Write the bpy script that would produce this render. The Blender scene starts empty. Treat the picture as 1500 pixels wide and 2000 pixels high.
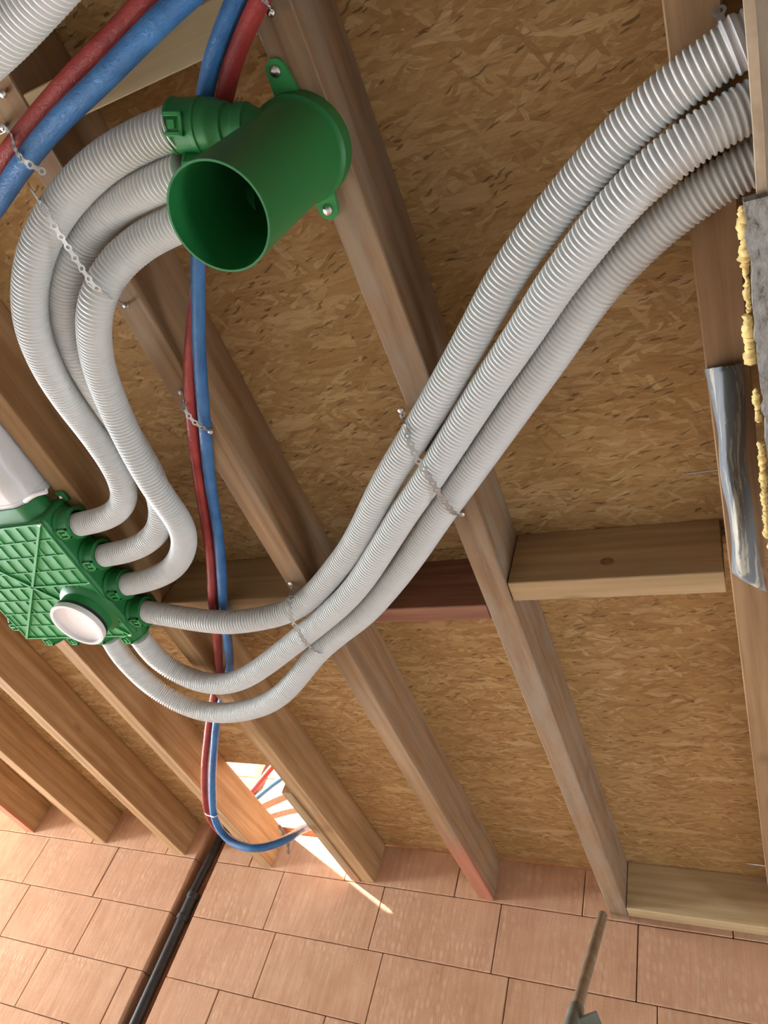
import bpy, bmesh, math, random
from mathutils import Vector, Matrix

# ---------------------------------------------------------------- camera, light, exposure
S = bpy.context.scene
COL = S.collection
cam = bpy.data.cameras.new('camera'); cam.sensor_fit = 'VERTICAL'; cam.sensor_height = 24.0; cam.lens = 16.9669
cam.clip_start = 0.02
cam_o = bpy.data.objects.new('camera', cam); COL.objects.link(cam_o)
m = Matrix(((0.894566,0.093495,0.437047),(0.351003,-0.752317,-0.557509),(0.276674,0.652133,-0.705814))).to_4x4(); m.translation = (0, 0, 1.6); cam_o.matrix_world = m
S.camera = cam_o
S.view_settings.view_transform = 'Standard'; S.view_settings.look = 'None'
S.view_settings.gamma = 1.0; S.view_settings.use_curve_mapping = False
S.view_settings.exposure = -0.08

world = bpy.data.worlds.new('World'); S.world = world; world.use_nodes = True
bg = world.node_tree.nodes['Background']; bg.inputs[0].default_value = (0.80, 0.89, 1.0, 1); bg.inputs[1].default_value = 1.6

sun = bpy.data.lights.new('sun', 'SUN'); sun.energy = 34.0; sun.angle = math.radians(2.0); sun.color = (1.0, 0.93, 0.86)
sun_o = bpy.data.objects.new('sun', sun); COL.objects.link(sun_o); sun_o.location = (-6, -5, 6)
sun_o.rotation_euler = Vector((1.0, 0.9, -0.43)).to_track_quat('-Z', 'Y').to_euler()

def area(name, loc, target, sx, sy, power, color):
    l = bpy.data.lights.new(name, 'AREA'); l.shape = 'RECTANGLE'; l.size = sx; l.size_y = sy; l.energy = power; l.color = color
    o = bpy.data.objects.new(name, l); COL.objects.link(o); o.location = loc
    o.rotation_euler = (Vector(target) - Vector(loc)).to_track_quat('-Z', 'Y').to_euler()
    return o
# daylight from the left window, then an added fill from the right
area('window_and_fill_light', (-7.40, 1.7, 1.2), (-4.6, 1.9, -0.5), 2.2, 2.1, 1500, (0.88, 0.95, 1.0))
area('window_and_fill_light', (2.40, 1.9, 1.25), (0.6, 1.9, -0.6), 1.4, 1.8, 135, (0.88, 0.95, 1.0))  # fill lamp added to lift the floor bounce and lower right ceiling

random.seed(7)
# ---------------------------------------------------------------- materials
def new_mat(name):
    mt = bpy.data.materials.new(name); mt.use_nodes = True
    nt = mt.node_tree; b = nt.nodes['Principled BSDF']
    return mt, nt, b
def nd(nt, t, **kw):
    n = nt.nodes.new(t)
    for k, v in kw.items():
        if k.startswith('i_'): n.inputs[k[2:].replace('_', ' ')].default_value = v
        else: setattr(n, k, v)
    return n
def ramp(nt, fac, stops, interp='LINEAR'):
    r = nt.nodes.new('ShaderNodeValToRGB'); r.color_ramp.interpolation = interp
    e = r.color_ramp.elements
    while len(e) < len(stops): e.new(0.5)
    for el, (p, c) in zip(e, stops): el.position = p; el.color = (*c, 1) if len(c) == 3 else c
    nt.links.new(fac, r.inputs[0]); return r.outputs[0]
def math_n(nt, op, a, b=None, c=None):
    n = nt.nodes.new('ShaderNodeMath'); n.operation = op
    for i, v in enumerate((a, b, c)):
        if v is None: continue
        if isinstance(v, (int, float)): n.inputs[i].default_value = v
        else: nt.links.new(v, n.inputs[i])
    return n.outputs[0]
def mixc(nt, fac, a, b, mode='MIX'):
    n = nt.nodes.new('ShaderNodeMix'); n.data_type = 'RGBA'; n.blend_type = mode
    for i, v in ((0, fac), (6, a), (7, b)):
        if isinstance(v, (int, float)): n.inputs[i].default_value = v
        elif isinstance(v, tuple): n.inputs[i].default_value = (*v, 1)
        else: nt.links.new(v, n.inputs[i])
    return n.outputs[2]
def coords(nt, scale=(1, 1, 1), rot=(0, 0, 0), rnd=0.0):
    tc = nt.nodes.new('ShaderNodeTexCoord'); v = tc.outputs['Object']
    if rnd:
        oi = nt.nodes.new('ShaderNodeObjectInfo')
        sc = nt.nodes.new('ShaderNodeVectorMath'); sc.operation = 'SCALE'; sc.inputs[0].default_value = (1.0, 0.37, 0.71)
        nt.links.new(math_n(nt, 'MULTIPLY', oi.outputs['Random'], rnd), sc.inputs['Scale'])
        ad = nt.nodes.new('ShaderNodeVectorMath'); ad.operation = 'ADD'
        nt.links.new(v, ad.inputs[0]); nt.links.new(sc.outputs[0], ad.inputs[1]); v = ad.outputs[0]
    mp = nt.nodes.new('ShaderNodeMapping'); mp.inputs['Scale'].default_value = scale; mp.inputs['Rotation'].default_value = rot
    nt.links.new(v, mp.inputs[0]); return mp.outputs[0]
def noise(nt, vec, scale, detail=4, rough=0.55, dist=0.0):
    n = nd(nt, 'ShaderNodeTexNoise'); n.inputs['Scale'].default_value = scale; n.inputs['Detail'].default_value = detail
    n.inputs['Roughness'].default_value = rough; n.inputs['Distortion'].default_value = dist
    nt.links.new(vec, n.inputs['Vector']); return n.outputs[0]
def bump(nt, b, h, strength, dist=0.002):
    n = nd(nt, 'ShaderNodeBump'); n.inputs['Strength'].default_value = strength; n.inputs['Distance'].default_value = dist
    nt.links.new(h, n.inputs['Height']); nt.links.new(n.outputs[0], b.inputs['Normal'])
MATS = {}
def plain(name, col, rough=0.5, metal=0.0, var=0.0, vs=20.0, bmp=0.0, spec=0.5):
    mt, nt, b = new_mat(name)
    b.inputs['Base Color'].default_value = (*col, 1); b.inputs['Roughness'].default_value = rough; b.inputs['Metallic'].default_value = metal
    b.inputs['Specular IOR Level'].default_value = spec
    if var or bmp:
        n = noise(nt, coords(nt), vs, 4)
        if var:
            lo = tuple(max(0, c * (1 - var)) for c in col); hi = tuple(min(1, c * (1 + var)) for c in col)
            nt.links.new(ramp(nt, n, [(0.3, lo), (0.7, hi)]), b.inputs['Base Color'])
        if bmp: bump(nt, b, n, bmp)
    MATS[name] = mt; return mt

def wood(name, light, dark, axis='Y', rough=0.75, weather=0.0, grey=(0.33, 0.28, 0.22), red_from=None, red_z=-0.07):
    mt, nt, b = new_mat(name)
    sc = {'Y': (1, 0.045, 1), 'X': (0.045, 1, 1), 'Z': (1, 1, 0.045)}[axis]
    v = coords(nt, sc, rnd=60.0)
    g = noise(nt, v, 55, 6, 0.62, 0.6)                     # fine fibre
    w = nd(nt, 'ShaderNodeTexWave'); w.wave_type = 'RINGS'; w.rings_direction = axis
    w.inputs['Scale'].default_value = 9; w.inputs['Distortion'].default_value = 6; w.inputs['Detail'].default_value = 3; w.inputs['Detail Scale'].default_value = 1.2
    nt.links.new(v, w.inputs['Vector'])
    f = math_n(nt, 'ADD', math_n(nt, 'MULTIPLY', g, 0.6), math_n(nt, 'MULTIPLY', w.outputs[1], 0.12))
    col = ramp(nt, f, [(0.20, dark), (0.52, light)])
    # broad patches along the timber
    sc2 = {'Y': (6, 1.6, 6), 'X': (1.6, 6, 6), 'Z': (6, 6, 1.6)}[axis]
    p = noise(nt, coords(nt, sc2, rnd=31.0), 1.6, 3)
    col = mixc(nt, math_n(nt, 'MULTIPLY', ramp(nt, p, [(0.35, (0, 0, 0)), (0.7, (1, 1, 1))]), 0.35), col, tuple(c * 0.62 for c in dark))
    if weather:
        q = noise(nt, coords(nt, (9, 2.2, 9) if axis == 'Y' else (2.2, 9, 9), rnd=17.0), 2.2, 6, 0.7)
        col = mixc(nt, math_n(nt, 'MULTIPLY', ramp(nt, q, [(0.42, (0, 0, 0)), (0.62, (1, 1, 1))]), weather), col, grey)
    # knots
    vo = nd(nt, 'ShaderNodeTexVoronoi'); vo.inputs['Scale'].default_value = 1.0
    nt.links.new(coords(nt, {'Y': (5, 2.2, 5), 'X': (2.2, 5, 5), 'Z': (5, 5, 2.2)}[axis], rnd=11.0), vo.inputs['Vector'])
    col = mixc(nt, math_n(nt, 'MULTIPLY', ramp(nt, vo.outputs['Distance'], [(0.03, (1, 1, 1)), (0.10, (0, 0, 0))]), 0.6), col, tuple(c * 0.4 for c in dark))
    if red_from is not None:                               # red marking paint on the end of the timber
        tc = nt.nodes.new('ShaderNodeTexCoord'); sx = nt.nodes.new('ShaderNodeSeparateXYZ'); nt.links.new(tc.outputs['Object'], sx.inputs[0])
        e = math_n(nt, 'ADD', sx.outputs[1], math_n(nt, 'MULTIPLY', noise(nt, coords(nt, (20, 3, 20)), 2.0, 3), 0.35))
        k = ramp(nt, math_n(nt, 'SUBTRACT', e, red_from), [(0.10, (0, 0, 0)), (0.34, (1, 1, 1))])
        zz = math_n(nt, 'LESS_THAN', sx.outputs[2], red_z)
        col = mixc(nt, math_n(nt, 'MULTIPLY', math_n(nt, 'MULTIPLY', k, zz), 0.5), col, (0.50, 0.13, 0.09))
    nt.links.new(col, b.inputs['Base Color']); b.inputs['Roughness'].default_value = rough
    b.inputs['Specular IOR Level'].default_value = 0.25
    bump(nt, b, g, 0.35, 0.0015)
    MATS[name] = mt; return mt

def osb(name):
    mt, nt, b = new_mat(name)
    base = coords(nt)
    wn = nd(nt, 'ShaderNodeTexNoise'); wn.inputs['Scale'].default_value = 14; wn.inputs['Detail'].default_value = 3
    nt.links.new(base, wn.inputs['Vector'])
    wob = nt.nodes.new('ShaderNodeVectorMath'); wob.operation = 'MULTIPLY_ADD'
    nt.links.new(wn.outputs[1], wob.inputs[0]); wob.inputs[1].default_value = (0.035, 0.035, 0); nt.links.new(base, wob.inputs[2])
    def layer(rot, sx, sy, off):
        mp = nt.nodes.new('ShaderNodeMapping'); mp.vector_type = 'POINT'
        rt = nt.nodes.new('ShaderNodeVectorRotate'); rt.rotation_type = 'Z_AXIS'; rt.inputs['Angle'].default_value = rot
        nt.links.new(wob.outputs[0], rt.inputs[0])
        mp.inputs['Location'].default_value = (off, off * 0.7, 0); mp.inputs['Scale'].default_value = (sx, sy, 0)
        nt.links.new(rt.outputs[0], mp.inputs[0])
        vo = nd(nt, 'ShaderNodeTexVoronoi'); vo.voronoi_dimensions = '2D'; vo.inputs['Scale'].default_value = 1.0
        nt.links.new(mp.outputs[0], vo.inputs['Vector'])
        sp = nt.nodes.new('ShaderNodeSeparateColor'); nt.links.new(vo.outputs['Color'], sp.inputs[0])
        # fibres inside the strand
        g = nd(nt, 'ShaderNodeTexNoise'); g.inputs['Scale'].default_value = 2.6; g.inputs['Detail'].default_value = 5
        mp2 = nt.nodes.new('ShaderNodeMapping'); mp2.inputs['Scale'].default_value = (1, 5, 1)
        nt.links.new(mp.outputs[0], mp2.inputs[0]); nt.links.new(mp2.outputs[0], g.inputs['Vector'])
        val = math_n(nt, 'ADD', sp.outputs[0], math_n(nt, 'MULTIPLY', math_n(nt, 'SUBTRACT', g.outputs[0], 0.5), 1.1))
        ve = nd(nt, 'ShaderNodeTexVoronoi'); ve.voronoi_dimensions = '2D'; ve.feature = 'DISTANCE_TO_EDGE'; ve.inputs['Scale'].default_value = 1.0
        nt.links.new(mp.outputs[0], ve.inputs['Vector'])
        return val, sp.outputs[1], ve.outputs['Distance']
    def sel(c, thr): return math_n(nt, 'GREATER_THAN', c, thr)
    def mixv(f, a, bb):
        n = nt.nodes.new('ShaderNodeMix'); n.data_type = 'FLOAT'
        nt.links.new(f, n.inputs[0]); nt.links.new(a, n.inputs[2]); nt.links.new(bb, n.inputs[3]); return n.outputs[0]
    v0, m0, e0 = layer(0.12, 15, 95, 0.0)
    v1, m1, e1 = layer(-0.30, 17, 110, 3.7)
    v2, m2, e2 = layer(0.50, 20, 105, 7.1)
    v3, m3, e3 = layer(-0.95, 20, 95, 11.9)
    v4, m4, e4 = layer(0.0, 9, 48, 17.3)
    v = v0; e = e0
    for (vv, mm, ee, thr) in ((v1, m1, e1, 0.55), (v2, m2, e2, 0.66), (v3, m3, e3, 0.84), (v4, m4, e4, 0.80)):
        s = sel(mm, thr); v = mixv(s, v, vv); e = mixv(s, e, ee)
    col = ramp(nt, v, [(-0.0, (0.40, 0.225, 0.083)), (0.25, (0.475, 0.28, 0.108)), (0.62, (0.535, 0.33, 0.137)), (0.9, (0.60, 0.395, 0.182)), (1.0, (0.67, 0.47, 0.24))])
    edge = ramp(nt, e, [(0.0, (1, 1, 1)), (0.05, (0, 0, 0))])
    col = mixc(nt, math_n(nt, 'MULTIPLY', edge, 0.16), col, (0.12, 0.055, 0.018))
    fn = noise(nt, coords(nt, (0.16, 1, 1), (0, 0, 0.1)), 150, 5, 0.65, 0.4)
    col = mixc(nt, math_n(nt, 'MULTIPLY', ramp(nt, fn, [(0.30, (1, 1, 1)), (0.48, (0, 0, 0))]), 0.55), col, (0.26, 0.135, 0.048))
    col = mixc(nt, math_n(nt, 'MULTIPLY', ramp(nt, fn, [(0.56, (0, 0, 0)), (0.72, (1, 1, 1))]), 0.45), col, (0.70, 0.50, 0.27))
    # broad tone drift and dark slivers of bark
    n1 = noise(nt, base, 2.2, 3)
    col = mixc(nt, math_n(nt, 'MULTIPLY', ramp(nt, n1, [(0.4, (0, 0, 0)), (0.7, (1, 1, 1))]), 0.30), col, (0.27, 0.145, 0.05))
    d0, dm, de = layer(0.25, 55, 300, 23.0)
    col = mixc(nt, math_n(nt, 'MULTIPLY', sel(dm, 0.972), 0.6), col, (0.06, 0.03, 0.012))
    nt.links.new(col, b.inputs['Base Color']); b.inputs['Roughness'].default_value = 0.62; b.inputs['Specular IOR Level'].default_value = 0.3
    bump(nt, b, math_n(nt, 'ADD', v, fn), 0.6, 0.002)
    MATS[name] = mt; return mt

def brick_mat(name):
    mt, nt, b = new_mat(name)
    oi = nt.nodes.new('ShaderNodeObjectInfo')
    v = coords(nt, (1, 1, 0.10), rnd=40.0)
    st = noise(nt, v, 60, 4, 0.6)                                # vertical drag marks
    fine = noise(nt, coords(nt, rnd=40.0), 260, 3, 0.6)
    patch = noise(nt, coords(nt, (1, 1, 1), rnd=40.0), 7, 3)
    f = math_n(nt, 'ADD', math_n(nt, 'MULTIPLY', st, 0.55), math_n(nt, 'MULTIPLY', patch, 0.45))
    col = ramp(nt, f, [(0.34, (0.50, 0.265, 0.148)), (0.66, (0.66, 0.400, 0.250))])
    col = mixc(nt, math_n(nt, 'MULTIPLY', oi.outputs['Random'], 0.35), col, (0.61, 0.33, 0.21))
    # oval dents pressed in staggered rows
    vo = nd(nt, 'ShaderNodeTexVoronoi'); vo.inputs['Scale'].default_value = 1.0; vo.inputs['Randomness'].default_value = 0.55
    nt.links.new(coords(nt, (46, 0, 24), rnd=23.0), vo.inputs['Vector'])
    dent = ramp(nt, vo.outputs['Distance'], [(0.15, (1, 1, 1)), (0.5, (0, 0, 0))])
    gate = ramp(nt, noise(nt, coords(nt, (2.2, 1, 3.0), rnd=9.0), 1.5, 2), [(0.42, (0, 0, 0)), (0.62, (1, 1, 1))])
    dd = math_n(nt, 'MULTIPLY', dent, gate)
    col = mixc(nt, math_n(nt, 'MULTIPLY', dd, 0.26), col, (0.80, 0.58, 0.41))
    h = math_n(nt, 'ADD', math_n(nt, 'ADD', math_n(nt, 'MULTIPLY', st, 0.5), math_n(nt, 'MULTIPLY', fine, 0.25)), math_n(nt, 'MULTIPLY', dd, -0.3))
    nt.links.new(col, b.inputs['Base Color']); b.inputs['Roughness'].default_value = 0.85; b.inputs['Specular IOR Level'].default_value = 0.2
    bump(nt, b, h, 0.8, 0.003)
    MATS[name] = mt; return mt

def membrane_mat(name):
    mt, nt, b = new_mat(name)
    n = noise(nt, coords(nt, (11, 1.4, 11)), 3.0, 8, 0.72, 0.4)
    k = ramp(nt, n, [(0.53, (0, 0, 0)), (0.60, (1, 1, 1))])
    col = mixc(nt, k, (0.21, 0.235, 0.26), (0.60, 0.565, 0.475))
    nt.links.new(col, b.inputs['Base Color']); b.inputs['Roughness'].default_value = 0.75; b.inputs['Specular IOR Level'].default_value = 0.25
    bump(nt, b, n, 0.7, 0.003)
    MATS[name] = mt
def plaster_mat(name):
    mt, nt, b = new_mat(name)
    n = noise(nt, coords(nt, (22, 9, 22)), 4.0, 8, 0.72, 0.3)
    col = ramp(nt, n, [(0.34, (0.08, 0.06, 0.045)), (0.44, (0.30, 0.28, 0.25)), (0.60, (0.46, 0.45, 0.43)), (0.74, (0.60, 0.56, 0.50))])
    nt.links.new(col, b.inputs['Base Color']); b.inputs['Roughness'].default_value = 0.9
    bump(nt, b, n, 1.0, 0.006)
    MATS[name] = mt
def wrap_mat(name, col, hi):
    mt, nt, b = new_mat(name)
    b.inputs['Base Color'].default_value = (*col, 1); b.inputs['Roughness'].default_value = 0.26
    n = noise(nt, coords(nt, (0.5, 0.9, 2.2)), 190, 5, 0.6, 0.5)
    n2 = noise(nt, coords(nt), 14, 2)
    nt.links.new(ramp(nt, n2, [(0.3, tuple(c * 0.8 for c in col)), (0.7, hi)]), b.inputs['Base Color'])
    bump(nt, b, n, 0.8, 0.0018)
    MATS[name] = mt

wood('joist_wood', (0.42, 0.265, 0.145), (0.25, 0.135, 0.062))
wood('joist_weathered', (0.40, 0.265, 0.16), (0.24, 0.135, 0.068), weather=0.55)
wood('joist_fresh', (0.55, 0.36, 0.19), (0.34, 0.18, 0.075))
wood('joist_painted', (0.46, 0.29, 0.16), (0.27, 0.145, 0.065), weather=0.35, red_from=1.56)
wood('joist_painted_fresh', (0.55, 0.36, 0.19), (0.34, 0.18, 0.075), red_from=1.4)
wood('block_wood', (0.52, 0.36, 0.20), (0.37, 0.235, 0.115), axis='X')
wood('block_red', (0.40, 0.20, 0.125), (0.22, 0.085, 0.05), axis='X')
wood('block_pale', (0.60, 0.46, 0.27), (0.46, 0.32, 0.16), axis='X')
wood('packer_wood', (0.52, 0.36, 0.20), (0.36, 0.22, 0.11), red_from=0.24, red_z=-0.02)
wood('board_wood', (0.36, 0.27, 0.19), (0.17, 0.115, 0.075), weather=0.5)
osb('osb'); brick_mat('clay'); membrane_mat('membrane'); plaster_mat('old_plaster')
plain('core_clay', (0.36, 0.17, 0.10), 0.95, var=0.3, vs=30, bmp=0.4)
plain('duct_white', (0.70, 0.71, 0.70), 0.42)
plain('pvc_white', (0.82, 0.82, 0.83), 0.35)
plain('cap_white', (0.86, 0.83, 0.84), 0.4)
plain('green', (0.020, 0.200, 0.052), 0.46, var=0.06, vs=9)
plain('green_panel', (0.035, 0.30, 0.075), 0.60, var=0.06, vs=9)
plain('green_inside', (0.012, 0.12, 0.04), 0.45)
wrap_mat('blue_wrap', (0.035, 0.155, 0.40), (0.06, 0.22, 0.50)); wrap_mat('red_wrap', (0.33, 0.03, 0.03), (0.42, 0.055, 0.048))
plain('zinc', (0.36, 0.36, 0.35), 0.36, 0.5)
plain('nail_steel', (0.30, 0.28, 0.26), 0.5, 0.4)
plain('edge_wood', (0.55, 0.44, 0.31), 0.8, var=0.15, vs=40)
plain('steel', (0.70, 0.68, 0.66), 0.22, 1.0)
plain('black_rubber', (0.015, 0.016, 0.018), 0.5)
plain('black_pipe', (0.028, 0.031, 0.035), 0.45, var=0.3, vs=40, bmp=0.15)
plain('foam', (0.78, 0.58, 0.23), 0.85, var=0.25, vs=60, bmp=0.8)
plain('pole_steel', (0.36, 0.30, 0.22), 0.45, 0.5, var=0.25, vs=25)
plain('clamp_grey', (0.17, 0.18, 0.15), 0.55, var=0.2)
plain('clear_tie', (0.75, 0.76, 0.78), 0.3)
plain('floor_screed', (0.62, 0.61, 0.59), 0.85, var=0.12, vs=6, bmp=0.2)
plain('wall_plaster', (0.13, 0.115, 0.10), 0.9, var=0.06, vs=5)
plain('window_frame', (0.8, 0.8, 0.8), 0.4)
plain('window_pane', (0.6, 0.66, 0.7), 0.1)

# ---------------------------------------------------------------- mesh helpers (all shapes in world metres)
ORG = {}
class MB:
    def __init__(s): s.v = []; s.f = []; s.sm = []
    def add(s, vs, fs, smooth=True):
        n = len(s.v); s.v += [Vector(p) for p in vs]; s.f += [tuple(i + n for i in f) for f in fs]; s.sm += [smooth] * len(fs)
    def box(s, x0, x1, y0, y1, z0, z1, bev=0.0, M=None):
        bm = bmesh.new(); bmesh.ops.create_cube(bm, size=1)
        for v in bm.verts: v.co = Vector(((x0 + x1) / 2 + v.co.x * (x1 - x0), (y0 + y1) / 2 + v.co.y * (y1 - y0), (z0 + z1) / 2 + v.co.z * (z1 - z0)))
        if bev: bmesh.ops.bevel(bm, geom=bm.edges[:], offset=bev, segments=2 if bev > 0.004 else 1, profile=0.5, affect='EDGES')
        if M is not None: bm.transform(M)
        bm.verts.index_update()
        s.add([v.co.copy() for v in bm.verts], [[v.index for v in f.verts] for f in bm.faces], False); bm.free()
    def tube(s, pts, rad, seg=16, caps=True, flat=False):
        """sweep a circle along pts; rad is a number or a list"""
        n = len(pts); pts = [Vector(p) for p in pts]
        t = [(pts[min(i + 1, n - 1)] - pts[max(i - 1, 0)]).normalized() for i in range(n)]
        up = Vector((0, 0, 1)) if abs(t[0].z) < 0.9 else Vector((1, 0, 0))
        a = t[0].cross(up).normalized(); vs = []
        cs = [(math.cos(2 * math.pi * k / seg), math.sin(2 * math.pi * k / seg)) for k in range(seg)]
        for i in range(n):
            a = (a - t[i] * a.dot(t[i])).normalized(); b = t[i].cross(a)
            r = rad[i] if isinstance(rad, (list, tuple)) else rad
            vs += [pts[i] + a * (c * r) + b * (d * r) for c, d in cs]
        fs = []
        for i in range(n - 1):
            for k in range(seg):
                k2 = (k + 1) % seg
                fs.append((i * seg + k, i * seg + k2, (i + 1) * seg + k2, (i + 1) * seg + k))
        s.add(vs, fs, True)
        if caps:
            n0 = len(s.v) - len(vs)
            s.f += [tuple(n0 + k for k in range(seg))[::-1], tuple(n0 + (n - 1) * seg + k for k in range(seg))]; s.sm += [False, False]
    def lathe(s, prof, origin, axis, seg=40, close=False):
        """prof: list of (radius, distance along axis)"""
        o = Vector(origin); ax = Vector(axis).normalized()
        a = ax.orthogonal().normalized(); b = ax.cross(a); vs = []
        for r, d in prof:
            vs += [o + ax * d + a * (r * math.cos(2 * math.pi * k / seg)) + b * (r * math.sin(2 * math.pi * k / seg)) for k in range(seg)]
        fs = []; n = len(prof)
        for i in range(n - 1 if not close else n):
            j = (i + 1) % n
            for k in range(seg):
                k2 = (k + 1) % seg
                fs.append((i * seg + k, i * seg + k2, j * seg + k2, j * seg + k))
        s.add(vs, fs, True)
def build(name, mb, mt, parent=None, label=None, origin=None, auto=40):
    if origin is None:
        if parent is not None: origin = ORG[parent.name]
        else:
            lo = [min(v[i] for v in mb.v) for i in range(3)]; hi = [max(v[i] for v in mb.v) for i in range(3)]
            origin = Vector([(lo[i] + hi[i]) / 2 for i in range(3)])
    origin = Vector(origin)
    me = bpy.data.meshes.new(name); me.from_pydata([tuple(v - origin) for v in mb.v], [], mb.f); me.update()
    bm = bmesh.new(); bm.from_mesh(me); bmesh.ops.recalc_face_normals(bm, faces=bm.faces[:]); bm.to_mesh(me); bm.free()
    me.polygons.foreach_set('use_smooth', mb.sm)
    if any(mb.sm):
        try: me.set_sharp_from_angle(angle=math.radians(auto))
        except Exception: pass
    me.materials.append(MATS[mt])
    o = bpy.data.objects.new(name, me); COL.objects.link(o); ORG[o.name] = origin
    if parent is not None:
        o.parent = parent; o.location = origin - ORG[parent.name]
    else: o.location = origin
    if label: o['label'] = label
    return o
def thing(name, loc, label, cat, group=None):
    o = bpy.data.objects.new(name, None); COL.objects.link(o); o.location = loc; ORG[o.name] = Vector(loc)
    o.empty_display_size = 0.05; return tag(o, label, cat, group)
def tag(o, label, cat, group=None):
    o['label'] = label; o['category'] = cat
    if group: o['group'] = group
    return o
def struct(o): o['kind'] = 'structure'; return o
def bx(name, x0, x1, y0, y1, z0, z1, mt, bev=0.0, parent=None, label=None):
    b = MB(); b.box(x0, x1, y0, y1, z0, z1, bev); return build(name, b, mt, parent, label)
def spline(pts, step, smooth=18):
    """Catmull-Rom through pts, resampled at equal steps and lightly smoothed"""
    p = [Vector(q) for q in pts]; q = [p[0] * 2 - p[1]] + p + [p[-1] * 2 - p[-2]]; dense = []
    for i in range(len(p) - 1):
        a, b, c, d = q[i:i + 4]
        for k in range(40):
            t = k / 40
            dense.append(0.5 * ((2 * b) + (c - a) * t + (2 * a - 5 * b + 4 * c - d) * t * t + (3 * b - a - 3 * c + d) * t ** 3))
    dense.append(p[-1].copy())
    def resample(pp, st):
        out = [pp[0].copy()]; acc = 0.0
        for i in range(1, len(pp)):
            seg = (pp[i] - pp[i - 1]).length
            while acc + seg >= st and seg > 0:
                f = (st - acc) / seg; nw = pp[i - 1].lerp(pp[i], f); out.append(nw); seg -= (st - acc); acc = 0.0
                pp[i - 1] = nw
            acc += seg
        return out
    r = resample(dense, 0.01)
    for _ in range(smooth):
        r = [r[0]] + [r[i] * 0.5 + (r[i - 1] + r[i + 1]) * 0.25 for i in range(1, len(r) - 1)] + [r[-1]]
    return resample([v.copy() for v in r], step)

JB, DECK, WALL = 2.737, 2.905, 2.9          # underside of joists, underside of deck, face of brick wall

# ---------------------------------------------------------------- the room
struct(bx('floor', -7.6, 2.6, -1.45, 3.2, -0.12, 0.0, 'floor_screed'))
wl = struct(bx('wall_left', -7.6, -7.45, -1.45, 3.2, 0, 2.9, 'wall_plaster'))
wr = struct(bx('wall_right', 2.45, 2.6, -1.45, 3.2, 0, 2.9, 'wall_plaster'))
wf = struct(bx('wall_front', -7.45, 2.45, -1.45, -1.3, 0, 2.9, 'wall_plaster'))
def window(name, lo, hi, axis):
    b = MB()
    t = 0.07
    (x0, y0, z0), (x1, y1, z1) = lo, hi
    if axis == 'X':
        for a in ((y0, y0 + t, z0, z1), (y1 - t, y1, z0, z1), (y0, y1, z0, z0 + t), (y0, y1, z1 - t, z1), ((y0 + y1) / 2 - t / 2, (y0 + y1) / 2 + t / 2, z0, z1)): b.box(x0, x1, *a)
    else:
        for a in ((x0, x0 + t, z0, z1), (x1 - t, x1, z0, z1), (x0, x1, z0, z0 + t), (x0, x1, z1 - t, z1), ((x0 + x1) / 2 - t / 2, (x0 + x1) / 2 + t / 2, z0, z1)): b.box(a[0], a[1], y0, y1, a[2], a[3])
    return struct(build(name, b, 'window_frame'))
w1 = window('window_1', (-7.45, 0.5, 0.05), (-7.435, 2.85, 2.3), 'X'); bx('window_pane', -7.449, -7.445, 0.57, 2.78, 0.12, 2.23, 'window_pane', parent=w1)
w2 = window('added_window_2', (2.435, 1.1, 0.25), (2.45, 2.7, 2.25), 'X'); bx('window_pane', 2.445, 2.449, 1.17, 2.63, 0.32, 2.18, 'window_pane', parent=w2)  # unseen frame and pane, added to go with the right fill lamp

# brick wall: a core, and every block of the face a piece of its own; a chase is cut for the black pipe
wb = struct(bx('wall_back', -7.6, 2.6, 2.985, 3.2, 0, 3.75, 'core_clay'))
L, GAP, DEP = 0.5104, 0.0035, 0.085
COURSE = [(2.729 - 0.2478 * k) for k in range(0, 12)]
CH0, CH1 = -2.511, -2.379
cache = {}
def brick(x0, x1, z0, z1):
    x0 += GAP / 2; x1 -= GAP / 2; z0 += 0.0015; z1 -= 0.0015
    if x1 - x0 < 0.01: return
    key = (round(x1 - x0, 3), round(z1 - z0, 3))
    if key not in cache:
        b = MB(); w, h = key
        b.box(-w / 2, w / 2, -DEP / 2, DEP / 2, -h / 2, h / 2, 0.0022)
        o = build('brick', b, 'clay', wb, origin=(0, 0, 0)); cache[key] = o.data
    else:
        o = bpy.data.objects.new('brick', cache[key]); COL.objects.link(o); o.parent = wb
    o.location = Vector(((x0 + x1) / 2, WALL + DEP / 2 + random.uniform(-0.0012, 0.0012), (z0 + z1) / 2)) - ORG[wb.name]
def row(z0, z1, joint, chase=True):
    n0 = math.floor((-5.25 - joint) / L); x = joint + n0 * L
    while x < 2.45:
        a, b_ = max(x, -5.25), min(x + L, 2.45)
        if b_ > a:
            if chase and a < CH1 and b_ > CH0:
                if a < CH0: brick(a, CH0, z0, z1)
                if b_ > CH1: brick(CH1, b_, z0, z1)
            else: brick(a, b_, z0, z1)
        x += L
offs = [-0.461, -0.905 + 0.512, -0.5455 * 2.9, -0.25, -0.40, -0.1, -0.3, -0.46, -0.05, -0.2, -0.35]
row(2.729, DECK - 0.002, -0.66)
for k in range(11):
    row(max(COURSE[k + 1], 0.0), COURSE[k], offs[k])
row(DECK + 0.024, 3.17, -0.3, False); row(3.17, 3.42, -0.15, False); row(3.42, 3.67, -0.42, False)

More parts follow.
